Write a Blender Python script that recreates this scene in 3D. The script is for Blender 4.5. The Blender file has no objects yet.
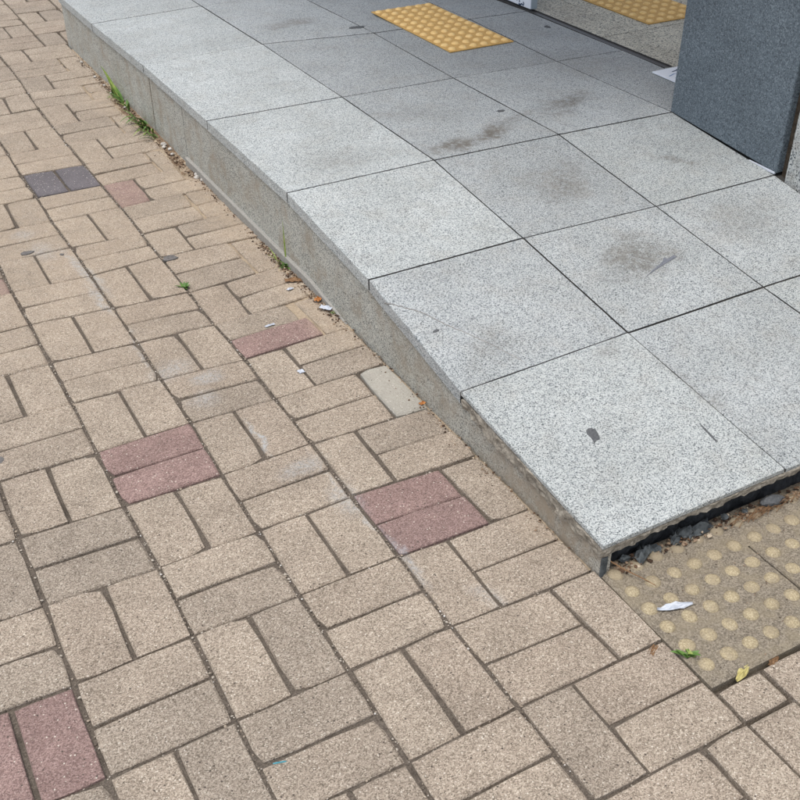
import bpy, bmesh, math, random
from mathutils import Vector, Matrix, noise
random.seed(11)
S = bpy.context.scene
COL = S.collection

# ------------------------------------------------------------------ camera
cd = bpy.data.cameras.new('camera'); cam = bpy.data.objects.new('camera', cd); COL.objects.link(cam)
R = [[0.8751976541, -0.4837628674, -0.0015982177], [-0.2779132568, -0.5000760235, -0.8201757083], [0.3959713221, 0.7182600218, -0.5721094766]]
CP = (-0.0907949650, -2.6135580296, 1.3506549763)
M = Matrix(((R[0][0], -R[1][0], -R[2][0], CP[0]), (R[0][1], -R[1][1], -R[2][1], CP[1]), (R[0][2], -R[1][2], -R[2][2], CP[2]), (0, 0, 0, 1)))
cam.matrix_world = M
cd.sensor_width = 36; cd.lens = 36 * 1060.27 / 800; cd.clip_start = .05; cd.clip_end = 300
S.camera = cam

# ------------------------------------------------------------------ sky, sun, exposure
SUN_EL, SUN_AZ = math.radians(74), math.radians(-115)          # azimuth measured from +y towards +x
w = bpy.data.worlds.new('World'); S.world = w; w.use_nodes = True
nt = w.node_tree; bg = nt.nodes['Background']
sky = nt.nodes.new('ShaderNodeTexSky'); sky.sky_type = 'NISHITA'; sky.sun_disc = False
sky.sun_elevation = SUN_EL; sky.sun_rotation = SUN_AZ; sky.air_density = 1.0; sky.dust_density = 4.0
hs = nt.nodes.new('ShaderNodeHueSaturation'); hs.inputs['Saturation'].default_value = .55   # thin overcast
nt.links.new(sky.outputs[0], hs.inputs['Color']); nt.links.new(hs.outputs[0], bg.inputs[0]); bg.inputs[1].default_value = .15
sl = bpy.data.lights.new('sun', 'SUN'); sl.energy = 1.0; sl.angle = math.radians(35); sl.color = (1, .97, .92)
so = bpy.data.objects.new('sun', sl); COL.objects.link(so)
sd = Vector((math.sin(SUN_AZ) * math.cos(SUN_EL), math.cos(SUN_AZ) * math.cos(SUN_EL), math.sin(SUN_EL)))
so.rotation_euler = sd.to_track_quat('Z', 'Y').to_euler()
S.view_settings.view_transform = 'Standard'; S.view_settings.look = 'None'; S.view_settings.gamma = 1
S.view_settings.exposure = 0.55

# ------------------------------------------------------------------ helpers
def link(name, me, mat, parent=None, loc=None):
    o = bpy.data.objects.new(name, me); COL.objects.link(o)
    if mat is not None:
        for m in (mat if isinstance(mat, (list, tuple)) else [mat]): me.materials.append(m)
    if parent is not None: o.parent = parent
    if loc is not None: o.location = loc
    return o
def mesh(name, v, f, smooth=False):
    me = bpy.data.meshes.new(name); me.from_pydata([tuple(p) for p in v], [], f); me.update()
    if smooth:
        for p in me.polygons: p.use_smooth = True
    return me
def empty(name, loc=(0, 0, 0)):
    o = bpy.data.objects.new(name, None); COL.objects.link(o); o.location = loc; o.empty_display_size = .05; return o
def tag(o, label=None, cat=None, group=None, kind=None):
    if label: o['label'] = label
    if cat: o['category'] = cat
    if group: o['group'] = group
    if kind: o['kind'] = kind
    return o
def centre(o):
    "move the origin of a mesh object to the middle of its box"
    me = o.data; c = sum((v.co for v in me.vertices), Vector()) / len(me.vertices)
    for v in me.vertices: v.co -= c
    o.location = o.location + c; return o
def fb(p, s, seed=0, oct=3):
    return noise.fractal(Vector(p) * s + Vector((seed * 7.1, seed * 3.3, seed)), 1.0, 2.0, oct)

class N:
    "small node-tree writer"
    def __init__(s, name, rough=.8, spec=.3):
        s.m = bpy.data.materials.new(name); s.m.use_nodes = True; s.t = s.m.node_tree
        s.b = s.t.nodes['Principled BSDF']; s.b.inputs['Roughness'].default_value = rough
        s.b.inputs['Specular IOR Level'].default_value = spec
        s.g = s.t.nodes.new('ShaderNodeNewGeometry'); s.P = s.g.outputs['Position']
    def n(s, t, **k):
        x = s.t.nodes.new(t)
        for a, b in k.items(): setattr(x, a, b)
        return x
    def l(s, a, b): s.t.links.new(a, b)
    def put(s, sock, v):
        if hasattr(v, 'links') or isinstance(v, bpy.types.NodeSocket): s.l(v, sock)
        else: sock.default_value = v
    def noise(s, scale, detail=3, rough=.55, vec=None, dist=0):
        x = s.n('ShaderNodeTexNoise'); x.inputs['Scale'].default_value = scale; x.inputs['Detail'].default_value = detail
        x.inputs['Roughness'].default_value = rough; x.inputs['Distortion'].default_value = dist; s.l(vec or s.P, x.inputs['Vector']); return x.outputs['Fac']
    def vor(s, scale, vec=None, out='Color', rnd=1):
        x = s.n('ShaderNodeTexVoronoi'); x.inputs['Scale'].default_value = scale; x.inputs['Randomness'].default_value = rnd; s.l(vec or s.P, x.inputs['Vector']); return x.outputs[out]
    def sep(s, c, i=0):
        x = s.n('ShaderNodeSeparateColor'); s.l(c, x.inputs[0]); return x.outputs[i]
    def ramp(s, fac, stops, interp='LINEAR'):
        x = s.n('ShaderNodeValToRGB'); e = x.color_ramp; e.interpolation = interp
        while len(e.elements) < len(stops): e.elements.new(.5)
        for el, (p, c) in zip(e.elements, stops):
            el.position = p; el.color = (*c, 1) if len(c) == 3 else c
        s.l(fac, x.inputs[0]); return x.outputs[0]
    def rng(s, v, a, b, c=0, d=1, smooth=True):
        x = s.n('ShaderNodeMapRange', interpolation_type='SMOOTHSTEP' if smooth else 'LINEAR')
        for i, q in zip(range(1, 5), (a, b, c, d)): x.inputs[i].default_value = q
        s.put(x.inputs[0], v); return x.outputs[0]
    def math(s, op, a, b=0, clamp=False):
        x = s.n('ShaderNodeMath', operation=op, use_clamp=clamp); s.put(x.inputs[0], a); s.put(x.inputs[1], b); return x.outputs[0]
    def mix(s, f, a, b, mode='MIX'):
        x = s.n('ShaderNodeMix', data_type='RGBA', blend_type=mode)
        s.put(x.inputs[0], f)
        for i, v in ((6, a), (7, b)):
            if isinstance(v, (tuple, list)): x.inputs[i].default_value = (*v, 1)
            else: s.l(v, x.inputs[i])
        return x.outputs[2]
    def warp(s, amt, scale):
        x = s.n('ShaderNodeTexNoise'); x.inputs['Scale'].default_value = scale; x.inputs['Detail'].default_value = 3; s.l(s.P, x.inputs['Vector'])
        a = s.n('ShaderNodeVectorMath', operation='SUBTRACT'); s.l(x.outputs['Color'], a.inputs[0]); a.inputs[1].default_value = (.5, .5, .5)
        b = s.n('ShaderNodeVectorMath', operation='SCALE'); s.l(a.outputs[0], b.inputs[0]); b.inputs['Scale'].default_value = amt
        c = s.n('ShaderNodeVectorMath', operation='ADD'); s.l(s.P, c.inputs[0]); s.l(b.outputs[0], c.inputs[1]); return c.outputs[0]
    def blobs(s, items, amt=.06, scale=14):
        "mask of soft ellipses in world xy: (x, y, rx, ry, degrees, strength)"
        v = s.warp(amt, scale); tot = None
        for (x, y, rx, ry, deg, st) in items:
            mp = s.n('ShaderNodeMapping', vector_type='TEXTURE'); mp.inputs['Location'].default_value = (x, y, 0)
            mp.inputs['Rotation'].default_value = (0, 0, math.radians(deg)); mp.inputs['Scale'].default_value = (rx, ry, 1000); s.l(v, mp.inputs[0])
            ln = s.n('ShaderNodeVectorMath', operation='LENGTH'); s.l(mp.outputs[0], ln.inputs[0])
            k = s.rng(ln.outputs['Value'], 1, .1, 0, st)
            tot = k if tot is None else s.math('MAXIMUM', tot, k)
        return tot
    def flecks(s, scale, size, share):
        "small scattered spots: mask 0..1"
        x = s.n('ShaderNodeTexVoronoi'); x.inputs['Scale'].default_value = scale; s.l(s.P, x.inputs['Vector'])
        a = s.rng(x.outputs['Distance'], size, size * .5, 0, 1); b = s.rng(s.sep(x.outputs['Color']), 1 - share, 1 - share + .02, 0, 1, False)
        return s.math('MULTIPLY', a, b)
    def bump(s, h, strength=.5, dist=.001):
        x = s.n('ShaderNodeBump'); x.inputs['Strength'].default_value = strength; x.inputs['Distance'].default_value = dist
        s.l(h, x.inputs['Height']); s.l(x.outputs[0], s.b.inputs['Normal'])
    def col(s, c):
        if isinstance(c, (tuple, list)): s.b.inputs['Base Color'].default_value = (*c, 1)
        else: s.l(c, s.b.inputs['Base Color'])
        return s.m

# white / bluish dust and paint traces on the pavers (world xy)
DUST = [(.395, .03, .022, .24, 8, .55), (.385, -.15, .018, .13, 4, .6), (.40, -.45, .012, .20, -3, .45), (.44, -.55, .075, .055, 20, .42), (.50, -.62, .06, .04, 0, .5),
        (.465, -.70, .05, .05, 30, .4), (.515, -.90, .010, .10, 0, .9), (.555, -1.03, .08, .04, 10, .5), (.59, -1.16, .045, .09, 0, .4),
        (.32, .20, .05, .09, 0, .4), (.30, .33, .05, .05, 0, .35), (.69, -1.52, .03, .06, 25, .3), (.61, -1.36, .012, .14, 0, .5), (.595, -1.2, .008, .3, 3, .5)]
TAN = [(.25, .45, .9, 1.4, 0, .55), (.86, .3, .16, .9, 0, .8), (.84, 1.3, .12, .5, 0, .6), (.86, -.45, .1, .35, 0, .7), (.86, -1.42, .06, .12, 0, .3)]
def paver_mat(name, stops, var=.14, grain=1.0, dust=True):
    k = N(name, .88, .25)
    cell = k.sep(k.vor(520)); fine = k.noise(700, 2, .75)
    v = k.math('ADD', k.math('MULTIPLY', cell, .50 * grain), k.math('MULTIPLY', fine, .50))
    v = k.math('ADD', v, (1 - grain) * .25)
    c = k.ramp(v, stops)
    big = k.noise(9, 4, .6); c = k.mix(1, c, k.ramp(big, [(.3, (.84, .83, .82)), (.7, (1.10, 1.09, 1.08))]), 'MULTIPLY')
    blot = k.noise(45, 5, .65); c = k.mix(k.rng(blot, .55, .78, 0, .30), c, (.17, .145, .12))
    c = k.mix(k.flecks(170, .30, .16), c, (.62, .58, .52)); c = k.mix(k.flecks(120, .26, .12), c, (.085, .07, .06))
    oi = k.n('ShaderNodeObjectInfo')
    c = k.mix(1, c, k.ramp(oi.outputs['Random'], [(0, (1 - var, 1 - var, 1 - var)), (.35, (1.0, .985, .97)), (.7, (1 + var * .4, 1 + var * .35, 1 + var * .25)), (1, (1 - var * .3, 1 - var * .45, 1 - var * .55))]), 'MULTIPLY')
    if dust:
        c = k.mix(k.math('MULTIPLY', k.blobs(TAN, .12, 9), k.rng(k.noise(30, 4), .3, .7, .25, .70)), c, (.46, .37, .275))
        m = k.math('MULTIPLY', k.blobs(DUST, .05, 22), k.rng(k.noise(120, 6, .8), .40, .60, .15, 1))
        c = k.mix(m, c, (.42, .455, .485))
    k.bump(k.math('ADD', k.math('MULTIPLY', cell, .6), fine), .75, .0013)
    return k.col(k.mix(1, c, (.98, .97, .94), 'MULTIPLY') if dust else c)
M_BRICK = paver_mat('beige_paver_concrete', [(.20, (.125, .104, .083)), (.34, (.245, .207, .170)), (.50, (.350, .302, .252)), (.66, (.42, .366, .308)), (.80, (.60, .55, .48))])
M_RED = paver_mat('pinkish_red_paver_concrete', [(.20, (.125, .088, .082)), (.36, (.205, .140, .132)), (.52, (.285, .200, .188)), (.68, (.345, .25, .235)), (.86, (.50, .41, .39))], .10, .95)
M_DARK = paver_mat('charcoal_paver_concrete', [(.2, (.085, .08, .085)), (.5, (.15, .14, .15)), (.86, (.24, .225, .235))], .08, .6, False)
M_PATCH = paver_mat('pale_cement_block', [(.2, (.25, .24, .21)), (.5, (.375, .36, .315)), (.86, (.48, .465, .415))], .03, .5, False)

def granite(name, tint=(1, 1, 1), stain=None, dirt=0, scale=540, darks=1.0, tan=None):
    k = N(name, .62, .4)
    v1 = k.sep(k.vor(scale, k.warp(.0015, 400))); v2 = k.sep(k.vor(scale * 1.8), 1)
    v = k.math('ADD', k.math('MULTIPLY', v1, .72), k.math('MULTIPLY', v2, .28))
    c = k.ramp(v, [(.14 * darks, (.045, .055, .065)), (.25 * darks, (.15, .17, .18)), (.33, (.345, .37, .375)), (.55, (.465, .49, .485)), (.85, (.61, .63, .615))])
    c = k.mix(1, c, tint, 'MULTIPLY')
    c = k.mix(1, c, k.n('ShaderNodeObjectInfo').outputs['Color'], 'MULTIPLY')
    big = k.noise(5, 5, .6); c = k.mix(1, c, k.ramp(big, [(.3, (.86, .86, .85)), (.68, (1.05, 1.05, 1.05))]), 'MULTIPLY')
    if stain:
        m = k.math('MULTIPLY', k.blobs(stain, .13, 13), k.rng(k.noise(60, 5, .7), .30, .62, .15, 1))
        c = k.mix(m, c, (.125, .115, .098))
    if tan: c = k.mix(k.math('MULTIPLY', k.blobs(tan, .05, 20), k.rng(k.noise(40, 5, .65), .3, .65, .3, .9)), c, (.30, .25, .19))
    if dirt: c = k.mix(k.rng(k.noise(16, 5, .65), .42, .75, 0, dirt), c, (.27, .23, .175))
    k.bump(k.math('ADD', v1, k.noise(500, 2)), .22, .0006)
    return k.col(c)
STAIN = [(1.53, -.86, .16, .11, 20, .75), (1.47, -.84, .06, .05, 0, .5), (1.60, -.88, .06, .06, 0, .45), (1.56, -.50, .17, .12, 35, .65), (1.62, -.44, .09, .13, 0, .4), (1.50, -.55, .07, .07, 0, .4),
         (1.43, -.17, .13, .055, 8, 1), (1.57, -.14, .14, .048, 14, 1), (1.70, -.09, .14, .035, 14, .6), (1.93, -.03, .16, .06, 14, .8), (1.86, -.10, .08, .04, 0, .6), (1.93, -.50, .035, .08, 20, .7), (1.98, -.56, .03, .03, 0, .7), (1.55, 1.2, .17, .07, 0, .6), (1.48, 1.17, .08, .05, 0, .5),
         (1.12, -.12, .22, .10, 10, .25), (.92, -.60, .03, .08, 0, .2), (1.45, .12, .15, .1, 0, .25), (1.02, -1.0, .12, .05, 35, .3), (1.25, -1.12, .08, .03, 0, .35), (2.2, .25, .3, .25, 0, .3), (1.9, -.85, .25, .12, 0, .3), (1.34, -1.3, .035, .2, 0, .35)]
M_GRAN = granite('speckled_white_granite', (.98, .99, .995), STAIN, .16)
M_GRANIN = granite('rough_warm_grey_granite', (1.15, 1.05, .88), [(2.5, .75, .2, .2, 0, .4)], .35, 240)
M_RISER = granite('weathered_riser_granite', (.95, .915, .84), None, .80, 450, tan=[(.892, -1.42, .1, .38, 0, 1), (.892, -.95, .1, .3, 0, .4)])
M_WALLG = granite('pale_wall_granite', (.88, .88, .87), None, .35, 260)

def simple(name, c1, c2, scale, rough=.85, spec=.25, bumps=.5, dist=.002, sc2=None):
    k = N(name, rough, spec); f = k.noise(scale, 5, .65); c = k.ramp(f, [(.3, c1), (.7, c2)])
    if sc2: c = k.mix(k.rng(k.noise(sc2, 4), .5, .7, 0, .6), c, c1)
    k.bump(f, bumps, dist); return k.col(c)
def panel_mat():
    k = N('dark_blue_grey_stone_panel', .55, .4)
    v = k.sep(k.vor(300)); f = k.noise(260, 3, .7)
    c = k.ramp(k.math('ADD', k.math('MULTIPLY', v, .5), k.math('MULTIPLY', f, .5)), [(.18, (.035, .045, .055)), (.36, (.085, .108, .128)), (.56, (.115, .145, .168)), (.8, (.20, .24, .27))])
    c = k.mix(1, c, k.ramp(k.noise(6, 4), [(.3, (.9, .9, .9)), (.7, (1.08, 1.08, 1.08))]), 'MULTIPLY')
    c = k.mix(k.flecks(120, .33, .22), c, (.022, .028, .034)); c = k.mix(k.flecks(150, .28, .12), c, (.27, .31, .34))
    k.bump(v, .25, .0006); return k.col(c)
M_PANEL = panel_mat()
M_JOINT = simple('gritty_joint_sand', (.055, .045, .036), (.20, .17, .14), 300, .95, .1, .8, .003, 20)
M_SUB = simple('grey_joint_grout', (.03, .03, .03), (.085, .08, .072), 200)
M_SAND = simple('tan_sand', (.25, .20, .14), (.46, .375, .275), 240, .95, .1, .8, .002, 24)
M_SOIL = simple('brown_soil_debris', (.10, .065, .04), (.30, .22, .15), 160, .95, .1, .9, .004)
M_MORTAR = simple('rough_grey_mortar', (.15, .135, .11), (.37, .34, .285), 130, .9, .2, .9, .004)
M_CRACK = simple('dusty_hairline_crack', (.16, .155, .145), (.34, .335, .32), 150, .9, .1)
M_FILLET = simple('grey_cement_fillet', (.22, .215, .195), (.36, .35, .32), 200, .9, .2, .6, .002)
M_BLACK = simple('near_black_base', (.016, .018, .02), (.06, .065, .07), 90, .8, .3, .9, .004)  # near-black, for the back of the hollow and the core
M_ROCK = simple('blue_grey_rubble_and_shade', (.03, .036, .04), (.13, .145, .15), 60, .85, .3, .7, .003)
M_TRACK = simple('dark_metal_track', (.025, .024, .022), (.06, .055, .05), 150, .45, .5, .2, .001)
M_DARKSTEEL = simple('brown_shadow_gap', (.03, .024, .018), (.09, .07, .05), 80)
M_WHITE = simple('white_painted_board', (.74, .79, .86), (.80, .84, .90), 30, .4, .5, .05, .0005)
M_GREY = simple('grey_board_edge', (.30, .36, .40), (.36, .42, .46), 30, .5, .5, .05, .0005)
M_INK = simple('dark_blue_print', (.02, .04, .09), (.03, .06, .12), 50, .5)
M_PRINT = simple('pale_blue_print', (.18, .30, .52), (.25, .38, .6), 50, .5)
M_GUM = simple('dark_gum', (.06, .065, .07), (.13, .135, .14), 200, .8, .2)
M_GUMP = simple('grey_gum', (.09, .085, .085), (.19, .18, .17), 160, .85, .1)
M_STICKY = simple('grey_wet_streak', (.10, .11, .13), (.2, .21, .24), 200, .7)
M_CEIL = simple('cream_added_canopy', (.45, .44, .42), (.52, .51, .49), 10)
M_INT = simple('dim_interior_wall', (.22, .21, .19), (.30, .29, .26), 8)
M_PAPER = simple('crumpled_white_paper', (.38, .42, .48), (.60, .63, .68), 60, .7, .2, .5, .003)
M_ORANGE = simple('orange_dry_leaf', (.30, .11, .035), (.52, .24, .08), 140, .8)
M_YELLEAF = simple('yellow_leaf', (.34, .29, .10), (.60, .54, .25), 70, .6)
M_BROWN = simple('brown_dead_stem', (.13, .07, .035), (.28, .17, .09), 200, .8)
M_TEAL = simple('teal_thread', (.05, .24, .29), (.14, .38, .44), 100, .5)
def leafmat(name, a, b):
    k = N(name, .5, .35); c = k.ramp(k.noise(60, 3), [(.3, a), (.7, b)]); k.b.inputs['Subsurface Weight'].default_value = 0; return k.col(c)
M_GREEN = leafmat('fresh_green_blade', (.045, .115, .02), (.12, .22, .05))
M_GREEN2 = leafmat('yellowish_green_blade', (.16, .25, .05), (.34, .42, .12))
def tile_mat():
    k = N('dusty_tactile_tile', .9, .2); f = k.noise(300, 3, .7)
    c = k.ramp(k.math('ADD', k.math('MULTIPLY', f, .6), k.math('MULTIPLY', k.sep(k.vor(420)), .4)), [(.25, (.105, .09, .070)), (.5, (.20, .172, .133)), (.75, (.31, .272, .215))])
    c = k.mix(k.rng(k.noise(18, 5, .65), .42, .66, 0, .45), c, (.26, .22, .15)); k.bump(f, .6, .0015); return k.col(c)
def stud_mat():
    k = N('worn_yellow_stud', .9, .2); f = k.noise(330, 3, .7)
    c = k.ramp(f, [(.3, (.22, .18, .11)), (.5, (.36, .30, .19)), (.7, (.54, .47, .33))])
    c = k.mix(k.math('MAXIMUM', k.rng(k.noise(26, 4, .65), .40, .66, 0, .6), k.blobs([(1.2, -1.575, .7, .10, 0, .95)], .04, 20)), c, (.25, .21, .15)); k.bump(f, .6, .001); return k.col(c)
M_TILE, M_STUD = tile_mat(), stud_mat()
def yst():
    k = N('pale_orange_stud_top', .7, .3); c = k.ramp(k.noise(90, 4, .65), [(.3, (.74, .49, .18)), (.7, (.86, .63, .30))]); return k.col(c)
M_YSTUD = yst()
def ytile():
    k = N('orange_yellow_tactile', .7, .3); f = k.noise(90, 4, .65)
    c = k.ramp(f, [(.3, (.50, .30, .09)), (.7, (.66, .42, .15))]); return k.col(c)
M_YTILE = ytile()
def grit_mat(name, stops):
    k = N(name, .9, .2); return k.col(k.ramp(k.g.outputs['Random Per Island'], stops, 'CONSTANT'))
M_GRIT = grit_mat('mixed_grit', [(0, (.12, .10, .08)), (.35, (.32, .27, .21)), (.65, (.42, .38, .32)), (.95, (.66, .64, .60))])
M_DEBRIS = grit_mat('soil_crumbs', [(0, (.05, .03, .02)), (.3, (.13, .08, .05)), (.6, (.26, .19, .13)), (.9, (.44, .37, .28))])
M_PEBBLE = simple('pale_pebble', (.28, .26, .23), (.60, .58, .54), 60, .8)

# ------------------------------------------------------------------ paving lattice
SY = .2 * 0.9711065
OFF = [(0.0,-0.9711,-2,5),(0.0,-1.1653,0,1),(0.0,-1.3595,-2,-5),(0.0,-1.5538,-3,-7),(0.2,0.0,-3,5),(0.2,-0.1942,0,12),(0.2,-0.3884,1,7),(0.2,-0.5827,3,12),(0.2,-0.7769,1,0),(0.2,-0.9711,-1,-1),(0.2,-1.1653,5,-4),(0.2,-1.3595,2,4),(0.2,-1.5538,-1,-1),(0.4,0.7769,-8,-2),(0.4,0.5827,-4,-4),(0.4,0.3884,-6,-3),(0.4,0.1942,0,-3),(0.4,0.0,3,-2),(0.4,-0.1942,4,-11),(0.4,-0.3884,7,-6),(0.4,-0.5827,6,5),(0.4,-0.7769,9,6),(0.4,-0.9711,2,-1),(0.4,-1.1653,2,0),(0.4,-1.3595,-1,4),(0.4,-1.5538,-1,3),(0.4,-1.748,-3,-2),(0.6,1.3595,-12,17),(0.6,1.1653,-13,0),(0.6,0.9711,-9,2),(0.6,0.7769,-9,-18),(0.6,0.5827,-3,-12),(0.6,0.3884,1,-7),(0.6,0.1942,0,-23),(0.6,0.0,0,14),(0.6,-0.1942,1,-25),(0.6,-0.3884,0,-16),(0.6,-0.5827,8,-6),(0.6,-0.7769,4,1),(0.6,-0.9711,4,6),(0.6,-1.1653,1,8),(0.6,-1.3595,0,7),(0.6,-1.5538,-5,6),(0.6,-1.748,-2,1),(0.7,-0.9711,6,2),(0.7,-1.3595,-1,-2),(0.7,-1.748,2,0),(0.8,-0.7769,10,8),(0.8,-1.1653,-2,-4),(0.8,-1.5538,-5,-4)]
def lat(a, b):
    x, y = a * .2, -b * SY; sw = .04; ox = oy = 0
    for (px, py, dx, dy) in OFF:
        g = math.exp(-((px - x) ** 2 + (py - y) ** 2) / (2 * .075 ** 2)); sw += g; ox += g * dx; oy += g * dy
    return Vector((x + ox / sw * .001, y + oy / sw * .001))
def brick_mesh(q, gx=.0042, gy=.0028, depth=.045, z=0, tilt=(0, 0), rnd=random):
    "q: corners far-left, far-right, near-right, near-left in xy (world)"
    a, b, c, d = [Vector(p) for p in q]
    ux = ((b - a) + (c - d)).normalized(); uy = ((a - d) + (b - c)).normalized()
    a = a + ux * gx - uy * gy; b = b - ux * gx - uy * gy; c = c - ux * gx + uy * gy; d = d + ux * gx + uy * gy
    m = (a + b + c + d) / 4
    def ring(ins, n=3, jit=.0007):
        out = []; cs = [p + (m - p).normalized() * ins * 1.35 for p in (a, b, c, d)]
        for i in range(4):
            p, r = cs[i], cs[(i + 1) % 4]
            for t in range(n): out.append(p.lerp(r, t / n))
        return out
    base = ring(0); jit = [Vector((rnd.uniform(-1, 1), rnd.uniform(-1, 1))) * .0009 for _ in base]
    ch = rnd.uniform(.0022, .0038)
    chips = {i: (rnd.uniform(.003, .009) if rnd.random() < .12 else 0) for i in (0, 3, 6, 9)}
    # rounded corners: pull the corner vertices in a little
    def pull(r, k):
        for i in (0, 3, 6, 9): r[i] = r[i] + (m - r[i]).normalized() * (k + chips[i])
        return r
    r0 = pull(ring(0), .0015); r1 = pull(ring(0), .0015); r2 = pull(ring(ch), .0025)
    v = []; zz = lambda p, h: h + tilt[0] * (p.x - m.x) + tilt[1] * (p.y - m.y)
    for r, h in ((r0, z - depth), (r1, z - ch * .9), (r2, z)):
        for p, j in zip(r, jit):
            pp = p + j; dz = rnd.uniform(-.0005, .0003) if h == z else 0
            v.append(Vector((pp.x, pp.y, zz(pp, h) + dz)))
    n = 12; f = []
    for k in range(2):
        for i in range(n):
            j = (i + 1) % n; f.append((k * n + i, k * n + j, (k + 1) * n + j, (k + 1) * n + i))
    f.append(tuple(range(2 * n, 3 * n)))
    return v, [tuple(reversed(t)) for t in f], m

# the ground itself: one wide sheet, with the sand bed the pavers lie in
gv = [(-30, -30, -.05), (30, -30, -.05), (30, 30, -.05), (-30, 30, -.05)]
M_FAR = paver_mat('distant_paving', [(.2, (.2, .17, .14)), (.5, (.40, .34, .28)), (.86, (.55, .48, .42))], 0, .7, False)
ground = link('ground', mesh('ground', gv, [(0, 1, 2, 3)]), M_FAR); tag(ground, kind='structure')
nx, ny = 120, 260
bv, bf = [], []
X0, X1, Y0, Y1 = -1.3, 1.7, -3.0, 4.2
for j in range(ny + 1):
    for i in range(nx + 1):
        x = X0 + (X1 - X0) * i / nx; y = Y0 + (Y1 - Y0) * j / ny
        z = -.0065 + .0018 * fb((x, y, 0), 18, 1) - (.003 if x > .79 else 0)
        if .885 < x and y > -1.57: z = -.02
        if x < X0 + .02 or x > X1 - .02 or y < Y0 + .02 or y > Y1 - .02: z = -.049
        if -2.2 < y < -1.85 and x > .87: z -= .010
        bv.append((x, y, z))
for j in range(ny):
    for i in range(nx):
        k = j * (nx + 1) + i; bf.append((k, k + 1, k + nx + 2, k + nx + 1))
pavement = link('pavement', mesh('pavement', bv, bf, True), M_JOINT); tag(pavement, kind='structure')

bricks = []   # (quad, material, label)
def cellquad(a0, a1, b0, b1, cl=None):
    q = [lat(a0, b0), lat(a1, b0), lat(a1, b1), lat(a0, b1)]
    if cl is not None:
        q = [Vector((min(p.x, cl), p.y)) for p in q]
    return q
def kerbx(y):
    if .52 < y < 1.35: return .856 + .010 * math.sin(y * 9)
    if y < -1.57: return .8925
    return .8895
def add(a0, a1, b0, b1, mat=None, label=None, kerb=False):
    cl = kerbx(-(b0 + b1) / 2 * SY) if kerb else None
    q = cellquad(a0, a1, b0, b1, cl)
    if (q[1] - q[0]).length < .03: return
    bricks.append((q, mat or M_BRICK, label))
RED = {(1, 4), (-1, 7)}; REDL = 'pinkish red brick'
rr = random.Random(5)
for b in range(-21, 14):
    y0 = -b * SY
    for a in range(-6, 8):
        if a >= 3 and -11 <= b: continue
        m, lb = None, None
        if (a, b) in RED: m, lb = M_RED, REDL
        if (a, b) == (2, -4): m, lb = M_DARK, 'charcoal grey brick'
        if (a + b) % 2:
            m1, l1 = (M_RED, REDL) if (a, b) == (0, -1) else (m, lb)
            add(a, a + 1, b, b + .5, m, lb); add(a, a + 1, b + .5, b + 1, m1, l1)
        else:
            t = .5 + rr.uniform(-.015, .015)
            add(a, a + t, b, b + 1, m, lb); add(a + t, a + 1, b, b + 1, m, lb)
    if -11 <= b <= 10:
        K = True
        hm = M_RED if b == 6 else None; hl = REDL if hm else None
        if b % 2:
            v1 = M_RED if b == -3 else None
            add(3, 3.5, b, b + 1, v1, REDL if v1 else None)
            add(3.5, 4.52, b, b + .5, kerb=K); add(3.5, 4.52, b + .5, b + 1, kerb=K)
        else:
            add(3, 4, b, b + .5, hm, hl)
            m2 = M_RED if b in (6, 2) else None
            add(3, 4.08 if b == 2 else 4, b + .5, b + 1, m2, REDL if m2 else None)
            if b == 4: add(4, 4.52, b, b + 1, M_PATCH, 'pale cut cement block', kerb=K)
            elif b in (-2, -8): add(4, 4.52, b, b + .5, kerb=K); add(4, 4.52, b + .5, b + 1, kerb=K)
            else: add(4.08 if b == 2 else 4, 4.52, b, b + 1, kerb=K)
    if b >= 11:
        for a in range(3, 8):
            if (a + b) % 2: add(a, a + 1, b, b + .5); add(a, a + 1, b + .5, b + 1)
            else: add(a, a + .5, b, b + 1); add(a + .5, a + 1, b, b + 1)
def rawb(x0, x1, y1, y0): bricks.append(([Vector((x0, y1)), Vector((x1, y1)), Vector((x1, y0)), Vector((x0, y0))], M_BRICK, None))
rawb(.890, .988, -1.875, -1.943); rawb(.890, .990, -1.946, -2.136)
rawb(.989, 1.085, -1.874, -2.04); rawb(.991, 1.085, -2.042, -2.136)
xx = 1.087
for i in range(4): rawb(xx, xx + .1, -1.875, -2.04); rawb(xx, xx + .1, -2.042, -2.136); xx += .102
from bpy_extras.object_utils import world_to_camera_view
bpy.context.view_layer.update()
S.render.resolution_x = S.render.resolution_y = 1024
def size_in_view(q):
    ps = [world_to_camera_view(S, cam, Vector((p.x, p.y, 0))) for p in q]
    if any(p.z < .1 for p in ps): return -1
    cx = sum(p.x for p in ps) / 4; cy = sum(p.y for p in ps) / 4
    if not (-.12 < cx < 1.12 and -.12 < cy < 1.12): return -1
    A = 0
    for i in range(4):
        j = (i + 1) % 4; A += ps[i].x * ps[j].y - ps[j].x * ps[i].y
    return abs(A)
order = sorted(range(len(bricks)), key=lambda i: -size_in_view(bricks[i][0]))
rb = random.Random(3); fv, ff = [], []
nb = 0
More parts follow.
